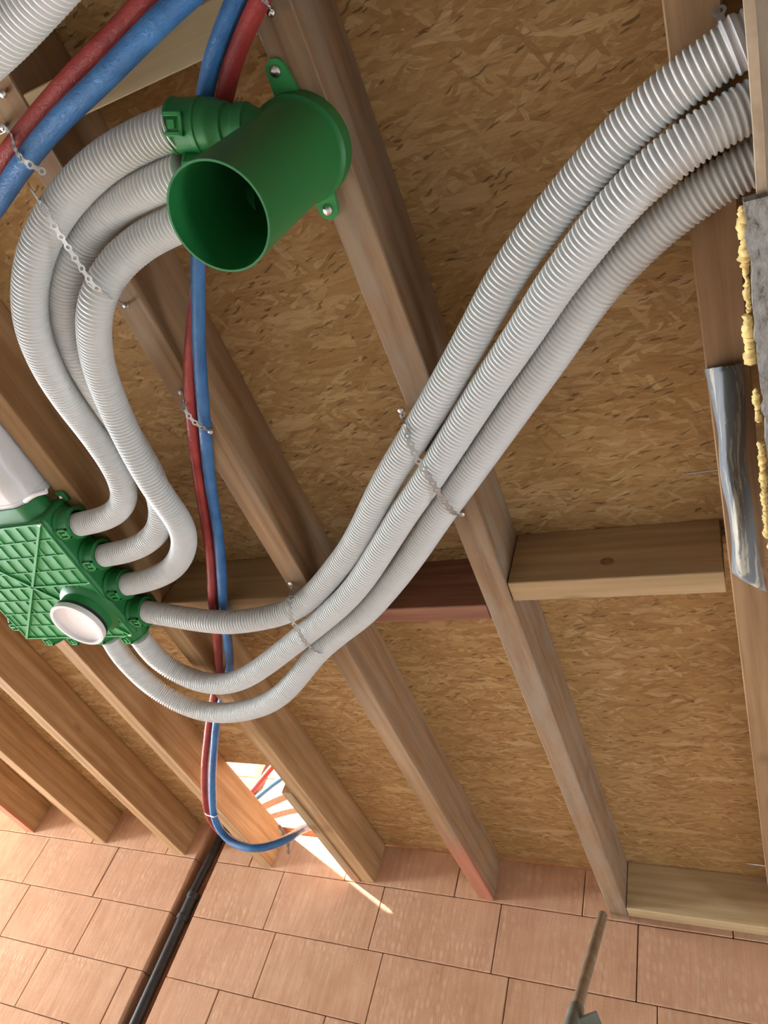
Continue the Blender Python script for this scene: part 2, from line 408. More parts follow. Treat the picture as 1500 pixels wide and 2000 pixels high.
# deck of strand boards on the joists, with the opening cut between two joists
cl = struct(bx('ceiling', -7.6, -2.125, 1.175, 2.9, DECK, DECK + 0.022, 'osb'))
for (x0, x1, y0, y1) in ((-2.125, -1.575, 1.175, 2.30), (-1.575, 0.30, 1.175, 2.9), (0.30, 2.6, 1.175, 2.9), (-7.6, -2.09, -0.03, 1.173), (-2.09, -0.26, -0.03, 1.173), (-0.26, 2.6, -0.03, 1.173), (-7.6, -1.3, -1.45, -0.032), (-1.3, 2.6, -1.45, -0.032)):
    bx('strand_board', x0, x1, y0, y1, DECK, DECK + 0.022, 'osb', parent=cl)

# ---------------------------------------------------------------- joists and blocking
JW = 0.066
J = [(-3.66, 'joist_painted_fresh', 'short visible joist end with red painted edge at far left of brick wall'),
     (-3.112, 'joist_fresh', 'joist meeting the brick wall second from the left edge'),
     (-2.580, 'joist_fresh', 'long joist running below the green box, ending just left of the black pipe'),
     (-2.060, 'joist_fresh', 'joist on the left side of the bright opening, end behind the hanging blue loop'),
     (-1.533, 'joist_fresh', 'joist on the right side of the bright opening, with packer strip'),
     (-1.003, 'joist_painted', 'joist with pink end, passing behind the red and blue pipes'),
     (-0.489, 'joist_weathered', 'weathered joist carrying the open green cylinder, middle of the ceiling'),
     (0.041, 'joist_wood', 'rightmost joist beside the grey membrane and torn panel edge')]
for xr, mt, lab in J:
    b = MB(); b.box(xr - JW, xr, -1.25, WALL, JB, DECK, 0.0025)
    tag(build('floor_joist', b, mt), lab, 'joist', 'floor joists')
def block(x0, x1, y0, y1, mt, lab, z0=JB):
    tag(bx('blocking', x0, x1, y0, y1, z0, DECK, mt, 0.002), lab, 'blocking', 'timber blocking between the joists')
block(-0.487, -0.036, 1.145, 1.205, 'block_wood', 'pale timber blocking right of the three ducts, with round knot', JB + 0.003)
block(-1.001, -0.557, 1.212, 1.263, 'block_red', 'dark reddish blocking half hidden behind the three right ducts', JB + 0.001)
block(-1.531, -1.071, 1.150, 1.208, 'block_wood', 'timber blocking crossed by red and blue pipes')
block(-2.058, -1.601, 1.196, 1.256, 'block_pale', 'pale blocking at the left edge, mostly hidden behind the green box')
block(-1.001, -0.557, -0.062, 0.0, 'block_pale', 'pale blocking behind the thick red and blue pipes at upper left')
block(-0.487, -0.027, 2.800, 2.862, 'block_pale', 'pale blocking lying against the brick wall at lower right')
tag(bx('packer_strip', -1.645, -1.601, 2.19, 2.897, 2.733, 2.80, 'packer_wood', 0.002), 'thin packer strip nailed along joist beside bright opening', 'strip')

kb = [o for o in COL.objects if o.name.startswith('blocking') and 'knot' in o.get('label', '')][0]
b = MB(); b.lathe([(0.0, 0.0006), (0.008, 0.0006), (0.012, 0.0003), (0.013, -0.001)], (-0.268, 1.145, 2.792), (0, -1, 0), 20)
for v in b.v: v.x = -0.268 + (v.x + 0.268) * 1.25
plain('knot_wood', (0.24, 0.13, 0.065), 0.8, var=0.3, vs=90)
build('knot', b, 'knot_wood', kb)
# ---------------------------------------------------------------- corrugated ducts
DUCTS = {}
DUCTS['l1'] = [(-0.691,0.061,2.645),(-0.734,0.058,2.645),(-0.773,0.059,2.640),(-0.820,0.063,2.635),(-0.868,0.072,2.630),(-0.945,0.097,2.620),(-1.011,0.132,2.605),(-1.072,0.180,2.595),(-1.119,0.228,2.595),(-1.153,0.270,2.600),(-1.201,0.346,2.620),(-1.245,0.439,2.650),(-1.276,0.546,2.680),(-1.292,0.646,2.690),(-1.315,0.716,2.690),(-1.364,0.762,2.690),(-1.431,0.786,2.690),(-1.495,0.794,2.690),(-1.566,0.798,2.690)]
DUCTS['l2'] = [(-0.718,0.121,2.650),(-0.755,0.121,2.650),(-0.799,0.123,2.650),(-0.857,0.129,2.662),(-0.907,0.138,2.664),(-0.976,0.162,2.663),(-1.022,0.190,2.645),(-1.074,0.229,2.645),(-1.108,0.268,2.650),(-1.146,0.319,2.660),(-1.165,0.390,2.665),(-1.191,0.468,2.685),(-1.213,0.577,2.705),(-1.222,0.679,2.705),(-1.241,0.766,2.700),(-1.285,0.832,2.695),(-1.343,0.871,2.690),(-1.432,0.899,2.690),(-1.502,0.907,2.690),(-1.576,0.912,2.690)]
DUCTS['l3'] = [(-0.755,0.185,2.650),(-0.795,0.188,2.650),(-0.836,0.191,2.650),(-0.876,0.199,2.645),(-0.926,0.215,2.630),(-0.958,0.236,2.610),(-0.989,0.266,2.600),(-1.038,0.316,2.610),(-1.088,0.383,2.625),(-1.126,0.459,2.640),(-1.149,0.539,2.645),(-1.163,0.622,2.645),(-1.175,0.717,2.650),(-1.182,0.791,2.660),(-1.210,0.857,2.670),(-1.278,0.931,2.685),(-1.357,0.983,2.690),(-1.464,1.013,2.690),(-1.581,1.025,2.690)]
DUCTS['r1'] = [(-1.565,1.126,2.690),(-1.447,1.138,2.676),(-1.326,1.151,2.663),(-1.244,1.160,2.662),(-1.166,1.162,2.672),(-1.081,1.160,2.690),(-0.996,1.125,2.700),(-0.920,1.068,2.702),(-0.869,1.025,2.703),(-0.811,0.974,2.700),(-0.740,0.899,2.700),(-0.650,0.796,2.700),(-0.559,0.705,2.700),(-0.481,0.627,2.700),(-0.402,0.544,2.700),(-0.351,0.489,2.700),(-0.307,0.440,2.700),(-0.243,0.381,2.700),(-0.178,0.331,2.700),(-0.124,0.292,2.695),(-0.071,0.258,2.690),(-0.020,0.234,2.685),(0.029,0.215,2.685),(0.057,0.207,2.685),(0.095,0.197,2.690)]
DUCTS['r2'] = [(-1.646,1.238,2.690),(-1.652,1.298,2.690),(-1.645,1.357,2.690),(-1.604,1.420,2.690),(-1.525,1.446,2.680),(-1.437,1.439,2.670),(-1.330,1.400,2.665),(-1.218,1.338,2.670),(-1.108,1.271,2.680),(-1.020,1.214,2.682),(-0.889,1.120,2.677),(-0.811,1.055,2.680),(-0.738,0.981,2.680),(-0.661,0.900,2.683),(-0.610,0.848,2.685),(-0.539,0.779,2.687),(-0.446,0.682,2.685),(-0.372,0.605,2.685),(-0.309,0.542,2.680),(-0.259,0.491,2.675),(-0.219,0.447,2.670),(-0.158,0.392,2.665),(-0.112,0.352,2.660),(-0.068,0.323,2.660),(-0.021,0.299,2.660),(0.022,0.285,2.665),(0.055,0.278,2.670),(0.091,0.273,2.680)]
DUCTS['r3'] = [(-1.764,1.235,2.690),(-1.784,1.318,2.690),(-1.783,1.400,2.690),(-1.767,1.482,2.690),(-1.718,1.548,2.685),(-1.641,1.591,2.680),(-1.535,1.591,2.670),(-1.409,1.555,2.660),(-1.296,1.505,2.655),(-1.203,1.444,2.660),(-1.126,1.379,2.675),(-1.052,1.316,2.690),(-0.954,1.249,2.700),(-0.861,1.188,2.705),(-0.750,1.089,2.705),(-0.657,0.997,2.705),(-0.570,0.903,2.705),(-0.504,0.836,2.705),(-0.444,0.774,2.705),(-0.374,0.702,2.705),(-0.323,0.649,2.705),(-0.266,0.591,2.705),(-0.224,0.546,2.705),(-0.163,0.483,2.705),(-0.097,0.431,2.705),(-0.037,0.393,2.705),(0.012,0.371,2.705),(0.046,0.359,2.705),(0.091,0.349,2.710)]
DUCTS['l0'] = [(-0.549,-0.144,2.460),(-0.605,-0.133,2.460),(-0.653,-0.123,2.460),(-0.698,-0.114,2.460),(-0.747,-0.105,2.460),(-0.809,-0.097,2.460),(-0.881,-0.087,2.460)]
RO, RI, PITCH = 0.0316, 0.0282, 0.0082
PAT = [RO - 0.0005, RO, RO - 0.0005, RI, RI]
def duct(key, label):
    pts = spline(DUCTS[key], PITCH / 5)
    b = MB(); b.tube(pts, [PAT[i % 5] for i in range(len(pts))], 26, True)
    tag(build('corrugated_duct', b, 'duct_white', auto=75), label, 'duct', 'white corrugated ventilation ducts')
duct('l1', 'outermost of the three white ducts looping left from green cylinder to green box')
duct('l2', 'middle of the three left loop ducts, passing behind the other two')
duct('l3', 'innermost of the three left loop ducts, with its bend nearest the red pipe')
duct('r1', 'uppermost of the three long right ducts, leaving the box beside the white cap')
duct('r2', 'middle of the three long white ducts rising to the upper right')
duct('r3', 'lowest of the three long right ducts, hanging in the deepest sag')
duct('l0', 'piece of white corrugated duct cutting across the top left corner')

b = MB(); q = spline([(0.042,0.211,2.685),(0.052,0.208,2.685),(0.064,0.205,2.686)], 0.003); b.tube(q, [0.0328 + 0.0010 * math.sin(i * 1.9) for i in range(len(q))], 26, False)
tag(build('tape_wrap', b, 'clear_tie'), 'pale tape wound round the uppermost duct where it meets the torn panel', 'tape')
# ---------------------------------------------------------------- insulated pipes
def pipe(pts, r, mt, label, group, seg=20):
    b = MB(); p = spline(pts, 0.008); b.tube(p, r, seg, True)
    return tag(build('insulated_pipe', b, mt), label, 'pipe', group)
pipe([(-0.625,-0.101,2.690),(-0.671,-0.090,2.690),(-0.751,-0.072,2.690),(-0.827,-0.057,2.690),(-0.906,-0.037,2.688),(-0.966,-0.021,2.685),(-1.021,-0.003,2.680),(-1.074,0.013,2.680),(-1.150,0.035,2.680)], 0.0165, 'red_wrap', 'thick red insulated pipe crossing the upper left corner', 'insulated heating pipes')
pipe([(-0.556,-0.078,2.650),(-0.598,-0.070,2.650),(-0.654,-0.059,2.650),(-0.722,-0.043,2.650),(-0.796,-0.026,2.650),(-0.863,-0.013,2.650),(-0.940,0.007,2.650),(-1.013,0.030,2.650),(-1.087,0.057,2.650),(-1.171,0.086,2.650)], 0.0178, 'blue_wrap', 'thick blue insulated pipe crossing the upper left corner', 'insulated heating pipes')
pipe([(-0.522,-0.064,2.700),(-0.549,-0.046,2.700),(-0.577,-0.028,2.700),(-0.613,-0.004,2.705),(-0.640,0.019,2.707),(-0.660,0.038,2.708),(-0.693,0.079,2.710),(-0.736,0.138,2.712),(-0.781,0.204,2.715),(-0.827,0.273,2.718),(-0.872,0.343,2.720),(-0.923,0.426,2.721),(-0.963,0.499,2.721),(-1.008,0.584,2.721),(-1.067,0.687,2.728),(-1.119,0.779,2.740),(-1.184,0.908,2.750),(-1.239,1.029,2.740),(-1.267,1.105,2.717),(-1.294,1.161,2.713),(-1.321,1.211,2.717),(-1.380,1.302,2.740),(-1.489,1.483,2.760),(-1.597,1.625,2.750),(-1.672,1.734,2.720),(-1.706,1.807,2.690),(-1.763,1.922,2.650),(-1.796,2.022,2.600),(-1.812,2.084,2.570),(-1.798,2.131,2.540),(-1.747,2.158,2.515),(-1.644,2.157,2.500),(-1.581,2.177,2.530),(-1.575,2.253,2.600),(-1.650,2.410,2.700),(-1.700,2.530,2.780),(-1.715,2.550,2.880)], 0.0137, 'blue_wrap', 'blue pipe running down the middle and ending in a loop into the opening', 'insulated heating pipes')
pipe([(-0.487,-0.051,2.700),(-0.516,-0.034,2.700),(-0.549,-0.012,2.700),(-0.581,0.007,2.705),(-0.609,0.030,2.707),(-0.628,0.050,2.708),(-0.670,0.094,2.710),(-0.715,0.144,2.712),(-0.772,0.208,2.720),(-0.847,0.282,2.750),(-0.890,0.338,2.750),(-0.914,0.376,2.735),(-0.965,0.454,2.722),(-1.001,0.511,2.721),(-1.035,0.573,2.721),(-1.083,0.657,2.726),(-1.149,0.775,2.740),(-1.216,0.905,2.750),(-1.270,1.027,2.740),(-1.301,1.103,2.717),(-1.329,1.159,2.713),(-1.356,1.209,2.717),(-1.417,1.301,2.740),(-1.532,1.483,2.760),(-1.634,1.626,2.750),(-1.704,1.736,2.720),(-1.742,1.810,2.690),(-1.787,1.895,2.660),(-1.840,2.018,2.620),(-1.881,2.118,2.600),(-1.884,2.176,2.585),(-1.858,2.219,2.570),(-1.807,2.252,2.555),(-1.722,2.256,2.545),(-1.647,2.267,2.570),(-1.657,2.363,2.650),(-1.708,2.489,2.740),(-1.745,2.620,2.830),(-1.755,2.630,2.880)], 0.0137, 'red_wrap', 'red pipe running down the middle behind the blue one', 'insulated heating pipes')
b = MB(); b.tube([(-1.902,2.132,2.600),(-1.843,2.086,2.568),(-1.788,2.063,2.553),(-1.784,2.079,2.570),(-1.806,2.098,2.590)], 0.0022, 8); tag(build('cable_tie', b, 'clear_tie'), 'clear cable tie holding red and blue pipes together above the loop', 'cable tie')

# pipes upstairs, seen through the opening
b = MB(); b.tube(spline([(-2.335,2.850,3.021),(-2.271,2.820,3.097),(-2.196,2.780,3.180),(-2.098,2.740,3.282)], 0.02), 0.015, 16); tag(build('insulated_pipe', b, 'red_wrap'), 'red pipe upstairs, glimpsed through the bright opening', 'pipe', 'insulated heating pipes')
b = MB(); b.tube(spline([(-2.275,2.830,2.999),(-2.195,2.800,3.058),(-2.100,2.760,3.107),(-1.965,2.720,3.169)], 0.02), 0.013, 16); tag(build('insulated_pipe', b, 'blue_wrap'), 'blue pipe upstairs, glimpsed through the bright opening', 'pipe', 'insulated heating pipes')

a_, c_ = [Vector(q) for q in [(-2.349,2.885,3.073),(-2.341,2.885,3.284)]]
dd = (c_ - a_); M = Matrix.Translation((a_ + c_) / 2) @ dd.to_track_quat('Z', 'Y').to_matrix().to_4x4()
b = MB(); b.box(-0.011, 0.011, -0.024, 0.024, -dd.length / 2, dd.length / 2, 0.002, M); tag(build('timber_offcut', b, 'block_red'), 'brown timber offcut upstairs, glimpsed behind the red pipe in the opening', 'timber')
b = MB(); q = spline([(-1.824,2.497,2.750),(-1.812,2.517,2.740),(-1.811,2.548,2.730),(-1.801,2.586,2.720),(-1.806,2.612,2.680)], 0.006); n_ = len(q)
b.tube(q, [0.007 + 0.005 * math.sin(i * 1.3) * math.sin(3.14 * i / n_) for i in range(n_)], 7); tag(build('torn_scrap', b, 'board_wood'), 'brown torn scrap dangling behind the blue loop at the joist end', 'scrap')

# ---------------------------------------------------------------- green distribution box
BX0, BX1, BY0, BY1, BZ0, BZ1 = -2.035, -1.579, 0.734, 1.175, 2.638, 2.737
gb = thing('distribution_box', ((BX0 + BX1) / 2, (BY0 + BY1) / 2, BZ1), 'green plastic ventilation distribution box with ribbed underside and white capped outlet', 'distribution box')
b = MB(); b.box(BX0, BX1, BY0, BY1, BZ0, BZ1 - 0.004, 0.010); body = build('body', b, 'green', gb)
b = MB()
zt, zb = BZ0 + 0.001, BZ0 - 0.0045
def bar(x0, y0, x1, y1, w, h=0.0):
    d = Vector((x1 - x0, y1 - y0, 0)); l = d.length; a = math.atan2(d.y, d.x)
    M = Matrix.Translation(((x0 + x1) / 2, (y0 + y1) / 2, 0)) @ Matrix.Rotation(a, 4, 'Z')
    b.box(-l / 2, l / 2, -w / 2, w / 2, zb - h, zt, 0, M)
xs0, xs1, ys0, ys1 = BX0 + 0.006, BX1 - 0.006, BY0 + 0.006, BY1 - 0.006
NR = 8
for i in range(NR + 1):
    y = ys0 + (ys1 - ys0) * i / NR
    bar(xs0, y, xs1, y, 0.0035 if i % 4 else 0.005, 0.0 if i % 4 else 0.002)
for i in range(NR):
    ya, yb = ys0 + (ys1 - ys0) * i / NR, ys0 + (ys1 - ys0) * (i + 1) / NR
    x = xs1 - (0.030 if i % 2 else 0.052)
    while x > xs0: bar(x, ya, x, yb, 0.003); x -= 0.046
bar(xs1, ys0, xs1, ys1, 0.004); bar(xs0, ys0, xs0, ys1, 0.004)
bar(xs1, ys0, xs0, ys1, 0.007, 0.003); bar(xs0, ys0, xs1, ys1, 0.007, 0.003)
rg = build('rib_grid', b, 'green_panel', gb); rg['kind'] = 'stuff'
b = MB(); b.box(xs0, xs1, ys0, ys1, BZ0 - 0.0012, BZ0 + 0.0005); build('underside_panel', b, 'green_panel', gb)
def port(o, ax, side):
    """socket with a latch frame: o on the box face, ax outwards, side = direction of the latch"""
    o = Vector(o); ax = Vector(ax); side = Vector(side)
    b = MB(); b.lathe([(0.047, -0.004), (0.047, 0.006), (0.0415, 0.012), (0.0405, 0.040), (0.0425, 0.040), (0.0425, 0.046), (0.033, 0.046), (0.033, 0.0)], o, ax, 36)
    p = build('duct_socket', b, 'green', gb)
    b = MB(); up = ax.cross(side)
    c = o + side * 0.0405
    M = Matrix((ax, up, side)).transposed().to_4x4(); M.translation = c
    for (x0, x1, y0, y1) in ((0.010, 0.044, -0.015, -0.010), (0.010, 0.044, 0.010, 0.015), (0.010, 0.016, -0.015, 0.015), (0.038, 0.044, -0.015, 0.015), (0.022, 0.038, -0.004, 0.004)):
        b.box(x0, x1, y0, y1, -0.002, 0.006, 0.0008, M)
    build('latch', b, 'green_panel', p)
PZ = 2.69
for y in (0.790, 0.905, 1.020, 1.130): port((BX1, y, PZ), (1, 0, 0), (0.45, 0, -0.9) if False else (0, 0, -1))
for x in (-1.975, -1.866, -1.757, -1.644): port((x, BY1, PZ), (0, 1, 0), (0, 0, -1))
for y in (0.905, 1.130): port((BX0, y, PZ), (-1, 0, 0), (0, 0, -1))
# round outlet with white blind cap
CX, CY = -1.664, 1.054
b = MB(); b.lathe([(0.094, 0.0), (0.086, 0.010), (0.0765, 0.016), (0.0765, 0.050), (0.070, 0.050), (0.070, 0.0)], (CX, CY, BZ0), (0, 0, -1), 56); sp = build('outlet_spigot', b, 'green', gb)
b = MB(); b.lathe([(0.0768, 0.040), (0.0790, 0.041), (0.0790, 0.049), (0.0768, 0.050)], (CX, CY, BZ0), (0, 0, -1), 56); build('seal_ring', b, 'black_rubber', sp)
b = MB(); b.lathe([(0.0, 0.056), (0.062, 0.056), (0.0705, 0.058), (0.0715, 0.066), (0.080, 0.066), (0.081, 0.063), (0.080, 0.051), (0.060, 0.049), (0.0, 0.049)], (CX, CY, BZ0), (0, 0, -1), 56); build('blind_cap', b, 'cap_white', sp, label='white blind cap')
# corner lugs with screws
def lug(x, y, dx, dy):
    b = MB(); b.box(min(x, x + dx), max(x, x + dx), min(y, y + dy), max(y, y + dy), BZ1 - 0.012, BZ1 - 0.0005, 0.003); l = build('mounting_lug', b, 'green', gb)
    b = MB(); b.lathe([(0, 0.006), (0.005, 0.0055), (0.008, 0.003), (0.0085, 0.0)], (x + dx / 2, y + dy / 2, BZ1 - 0.012), (0, 0, -1), 16); build('screw', b, 'steel', l)
lug(BX1 - 0.012, BY0 + 0.01, 0.030, -0.030); lug(BX1 - 0.03, BY1 - 0.01, 0.030, 0.03); lug(BX0 + 0.012, BY0 + 0.01, -0.030, -0.030)
# corner screws of the panel
for (x, y) in ((BX1 - 0.008, BY0 + 0.008), (BX1 - 0.008, (BY0 + BY1) / 2), (BX1 - 0.01, BY1 - 0.01)):
    b = MB(); b.lathe([(0, 0.005), (0.004, 0.0045), (0.005, 0.0)], (x, y, BZ0 - 0.004), (0, 0, -1), 12); build('screw', b, 'steel', gb)
# flat inlet collar on the near side, with the white flat supply channel
def rrect(x0, x1, z0, z1, r, n=6):
    out = []
    for cx, cz, a0 in ((x1 - r, z1 - r, 0), (x0 + r, z1 - r, 90), (x0 + r, z0 + r, 180), (x1 - r, z0 + r, 270)):
        for k in range(n + 1):
            a = math.radians(a0 + 90 * k / n); out.append((cx + r * math.cos(a), cz + r * math.sin(a)))
    return out
def extr(b, rings):
    """rings: list of (y, outline)"""
    n = len(rings[0][1]); vs = []; fs = []
    for y, o in rings: vs += [(x, y, z) for x, z in o]
    for i in range(len(rings) - 1):
        for k in range(n): fs.append((i * n + k, i * n + (k + 1) % n, (i + 1) * n + (k + 1) % n, (i + 1) * n + k))
    fs += [tuple(range(n)), tuple(range((len(rings) - 1) * n, len(rings) * n))[::-1]]
    b.add(vs, fs, True)
A = (-2.005, -1.612, 2.652, 2.80)
b = MB(); extr(b, [(BY0 + 0.006, rrect(A[0] - 0.012, A[1] + 0.014, A[2] - 0.010, 2.7325, 0.045)), (BY0 - 0.016, rrect(A[0] - 0.010, A[1] + 0.012, A[2] - 0.008, 2.7325, 0.045)), (BY0 - 0.040, rrect(A[0] - 0.003, A[1] + 0.005, A[2] - 0.004, 2.7325, 0.045))]); build('inlet_collar', b, 'green', gb)
wp = thing('supply_channel', (-1.81, 0.69, 2.66), 'large smooth white flat channel entering the green box at the left edge', 'duct')
b = MB(); extr(b, [(BY0 - 0.030, rrect(*A, 0.05)), (BY0 - 0.052, rrect(*A, 0.05)), (BY0 - 0.053, rrect(A[0] + .001, A[1] - .001, A[2] + .001, A[3] - .001, 0.05)), (BY0 - 0.055, rrect(A[0] + .001, A[1] - .001, A[2] + .001, A[3] - .001, 0.05)), (BY0 - 0.056, rrect(*A, 0.05)), (-1.0, rrect(*A, 0.05))]); build('channel_body', b, 'pvc_white', wp)
b = MB(); b.tube(spline([(-1.563,0.662,2.630),(-1.533,0.649,2.630),(-1.504,0.642,2.630),(-1.487,0.642,2.635),(-1.486,0.651,2.640)], 0.004), 0.007, 12); build('clip_lever', b, 'pvc_white', wp)

# ---------------------------------------------------------------- open green outlet cylinder on the joist
PX, PY, PZT, PZB = -0.553, 0.157, 2.736, 2.430
oc = thing('outlet_plenum', (PX, PY, PZT), 'open green plastic cylinder hanging from a joist, with three ducts plugged in', 'ventilation outlet')
b = MB(); b.lathe([(0.0, PZT - PZT), (0.079, 0.0), (0.079, 0.030), (0.0745, 0.034), (0.0715, 0.040), (0.0695, PZT - PZB - 0.004), (0.0705, PZT - PZB), (0.0675, PZT - PZB), (0.0672, PZT - PZB - 0.004), (0.0685, 0.045), (0.0, 0.04)], (PX, PY, PZT), (0, 0, -1), 72); build('cylinder', b, 'green', oc)
def strap_lug(c, root, w0, w1):
    c = Vector(c); root = Vector(root); d = (c - root); d.z = 0; d.normalize(); n = Vector((-d.y, d.x, 0))
    out = []
    for k in range(9):
        a = math.pi * (k / 8) - math.pi / 2; out.append(c + d * (math.cos(a) * w1) + n * (math.sin(a) * w1))
    out += [root + n * w0, root - n * w0]
    top = [Vector((p.x, p.y, 2.7355)) for p in out]; bot = [Vector((p.x, p.y, 2.7285)) for p in out]; nn = len(out)
    b = MB(); b.add(top + bot, [tuple(range(nn)), tuple(range(2 * nn - 1, nn - 1, -1))] + [(i, (i + 1) % nn, nn + (i + 1) % nn, nn + i) for i in range(nn)], False)
    l = build('mounting_lug', b, 'green_panel', oc)
    b = MB(); b.lathe([(0.0, 0.0062), (0.004, 0.006), (0.0078, 0.004), (0.0092, 0.0005), (0.0092, -0.002)], (c.x, c.y, 2.7285), (0, 0, -1), 20); build('screw', b, 'steel', l)
strap_lug((-0.546, 0.050, 0), (-0.543, 0.105, 0), 0.022, 0.0165); strap_lug((-0.551, 0.255, 0), (-0.549, 0.205, 0), 0.024, 0.0165)
def socket(y, z, x0, x1, dy=0.0):
    ax = Vector((x0 - x1, dy, 0)).normalized(); l = (Vector((x0 - x1, dy, 0))).length
    prof = [(0.0, 0.0), (0.017, 0.0)] + ([(0.026, 0.020), (0.028, 0.027), (0.031, 0.029), (0.031, 0.046), (0.0285, 0.048), (0.029, 0.060), (0.0325, 0.063), (0.034, 0.076), (0.037, 0.081)] if l > 0.12 else [(0.036, 0.001)]) + [(0.0375, l - 0.063), (0.0375, l - 0.050), (0.0395, l - 0.048), (0.0395, l - 0.042), (0.0378, l - 0.040), (0.0378, l - 0.006), (0.039, l - 0.005), (0.039, l), (0.0325, l), (0.0325, l - 0.03)]
    o = Vector((x1, y, z)); b = MB(); b.lathe(prof, o, ax, 40); p = build('duct_socket', b, 'green', oc)
    side = Vector((0, 0, -1)); side = Matrix.Rotation(math.radians(18), 3, ax) @ side; up = ax.cross(side)
    M = Matrix((ax, up, side)).transposed().to_4x4(); M.translation = o + side * 0.0375
    b = MB()
    for (a0, a1, c0, c1) in ((l - 0.034, l - 0.004, -0.016, -0.010), (l - 0.034, l - 0.004, 0.010, 0.016), (l - 0.034, l - 0.028, -0.016, 0.016), (l - 0.022, l - 0.010, -0.006, 0.006)):
        b.box(a0, a1, c0, c1, -0.003, 0.0035, 0.0008, M)
    build('latch', b, 'green_panel', p)
socket(0.104, 2.655, -0.698, -0.555, -0.044); socket(0.146, 2.648, -0.700, -0.624, -0.018); socket(0.205, 2.648, -0.700, -0.606, -0.010)

# ---------------------------------------------------------------- perforated fixing straps
def strap(pts, label, ends=(True, True), w=0.0082, normal=None, pitch=0.0185):
    p = spline(pts, 0.002, 3); n = len(p); Ls = (n - 1) * 0.002
    root = thing('perforated_strap', p[0], label, 'strap', 'perforated steel fixing straps')
    def at(s):
        i = max(0, min(n - 2, int(s / 0.002))); return p[i].lerp(p[i + 1], min(1, max(0, s / 0.002 - i)))
    b = MB(); k = int(Ls / pitch)
    def frame(s):
        t = (at(s + 0.004) - at(s - 0.004)).normalized()
        vn = Vector((0, 0, 1)) if normal is None else Vector(normal)
        sd = t.cross(vn)
        if sd.length < 0.35: sd = t.cross(Vector((0.75, -0.5, 0.35)))
        return t, sd.normalized()
    TH = 0.0011
    for j in range(k):
        s0 = (j + 0.5) * pitch; NS = 12; inn = []; outv = []
        for q in range(NS):
            a = 2 * math.pi * q / NS
            ls, lw = math.cos(a), math.sin(a)
            so = s0 + ls * pitch * 0.36; t, sd = frame(so); outv.append((at(so) + sd * (lw * w), t.cross(sd)))
            si = s0 + ls * pitch * 0.17; t, sd = frame(si); inn.append((at(si) + sd * (lw * w * 0.48), t.cross(sd)))
        vs = [v + nn * TH / 2 for v, nn in outv] + [v + nn * TH / 2 for v, nn in inn] + [v - nn * TH / 2 for v, nn in outv] + [v - nn * TH / 2 for v, nn in inn]
        fs = []
        for q in range(NS):
            r = (q + 1) % NS
            fs += [(q, r, NS + r, NS + q), (2 * NS + q, 3 * NS + q, 3 * NS + r, 2 * NS + r), (q, 2 * NS + q, 2 * NS + r, r), (NS + q, NS + r, 3 * NS + r, 3 * NS + q)]
        b.add(vs, fs, False)
        if j < k - 1:                                         # neck to the next link
            vs = []
            for ss in (s0 + pitch * 0.30, s0 + pitch * 0.5, s0 + pitch * 0.70):
                t, sd = frame(ss); nn = t.cross(sd)
                vs += [at(ss) + sd * w * 0.55 + nn * TH / 2, at(ss) - sd * w * 0.55 + nn * TH / 2, at(ss) - sd * w * 0.55 - nn * TH / 2, at(ss) + sd * w * 0.55 - nn * TH / 2]
            fs = []
            for a in (0, 4): fs += [(a + c, a + (c + 1) % 4, a + 4 + (c + 1) % 4, a + 4 + c) for c in range(4)]
            b.add(vs, fs, False)
    build('band', b, 'zinc', root)
    for e, q in zip(ends, (p[0], p[-1])):
        if e:
            b = MB(); b.lathe([(0, 0.005), (0.004, 0.0045), (0.007, 0.002), (0.0075, -0.002), (0.003, -0.003), (0.003, -0.012)], q, (0, 0, -1), 14); build('screw', b, 'steel', root)
strap([(-0.568,0.650,2.734),(-0.564,0.664,2.725),(-0.544,0.654,2.675),(-0.538,0.670,2.656),(-0.536,0.696,2.652),(-0.531,0.725,2.650),(-0.524,0.750,2.646),(-0.519,0.785,2.648),(-0.517,0.821,2.655),(-0.511,0.850,2.658),(-0.513,0.882,2.680),(-0.524,0.920,2.730)], 'steel strap holding the three right ducts under the weathered joist')
strap([(-1.051,1.099,2.734),(-1.042,1.108,2.720),(-1.017,1.086,2.670),(-1.021,1.098,2.652),(-1.031,1.133,2.648),(-1.030,1.162,2.644),(-1.028,1.202,2.640),(-1.024,1.237,2.642),(-1.021,1.270,2.650),(-1.028,1.315,2.680),(-1.029,1.341,2.710)], 'steel strap holding the three right ducts beside the pipe crossing', (True, False))
strap([(-1.052,0.061,2.690),(-0.974,0.072,2.610),(-0.940,0.084,2.575),(-0.934,0.103,2.570),(-0.935,0.124,2.570),(-0.938,0.149,2.574),(-0.937,0.173,2.574),(-0.933,0.197,2.570),(-0.927,0.219,2.566),(-0.925,0.237,2.572),(-0.955,0.263,2.620),(-1.038,0.310,2.730)], 'bright strap across the three ducts of the left loop', (False, True))
strap([(-1.037,0.516,2.734),(-1.021,0.525,2.705),(-1.017,0.542,2.694),(-1.011,0.561,2.691),(-1.004,0.580,2.692),(-0.997,0.595,2.697),(-1.007,0.614,2.720)], 'small strap holding the red and blue pipes midway down')
strap([(-1.069,-0.034,2.730),(-1.035,-0.025,2.700),(-0.998,-0.015,2.660),(-0.991,0.001,2.645),(-0.970,0.015,2.622),(-0.960,0.025,2.616),(-0.953,0.032,2.616),(-0.952,0.041,2.630),(-0.944,0.052,2.630),(-0.941,0.063,2.630)], 'strap with loose end around the thick red and blue pipes', (True, False))
strap([(-0.482,-0.044,2.650),(-0.497,-0.032,2.670),(-0.507,-0.023,2.700),(-0.522,-0.016,2.732)], 'end of a strap screwed to the joist at the top edge', (False, True))
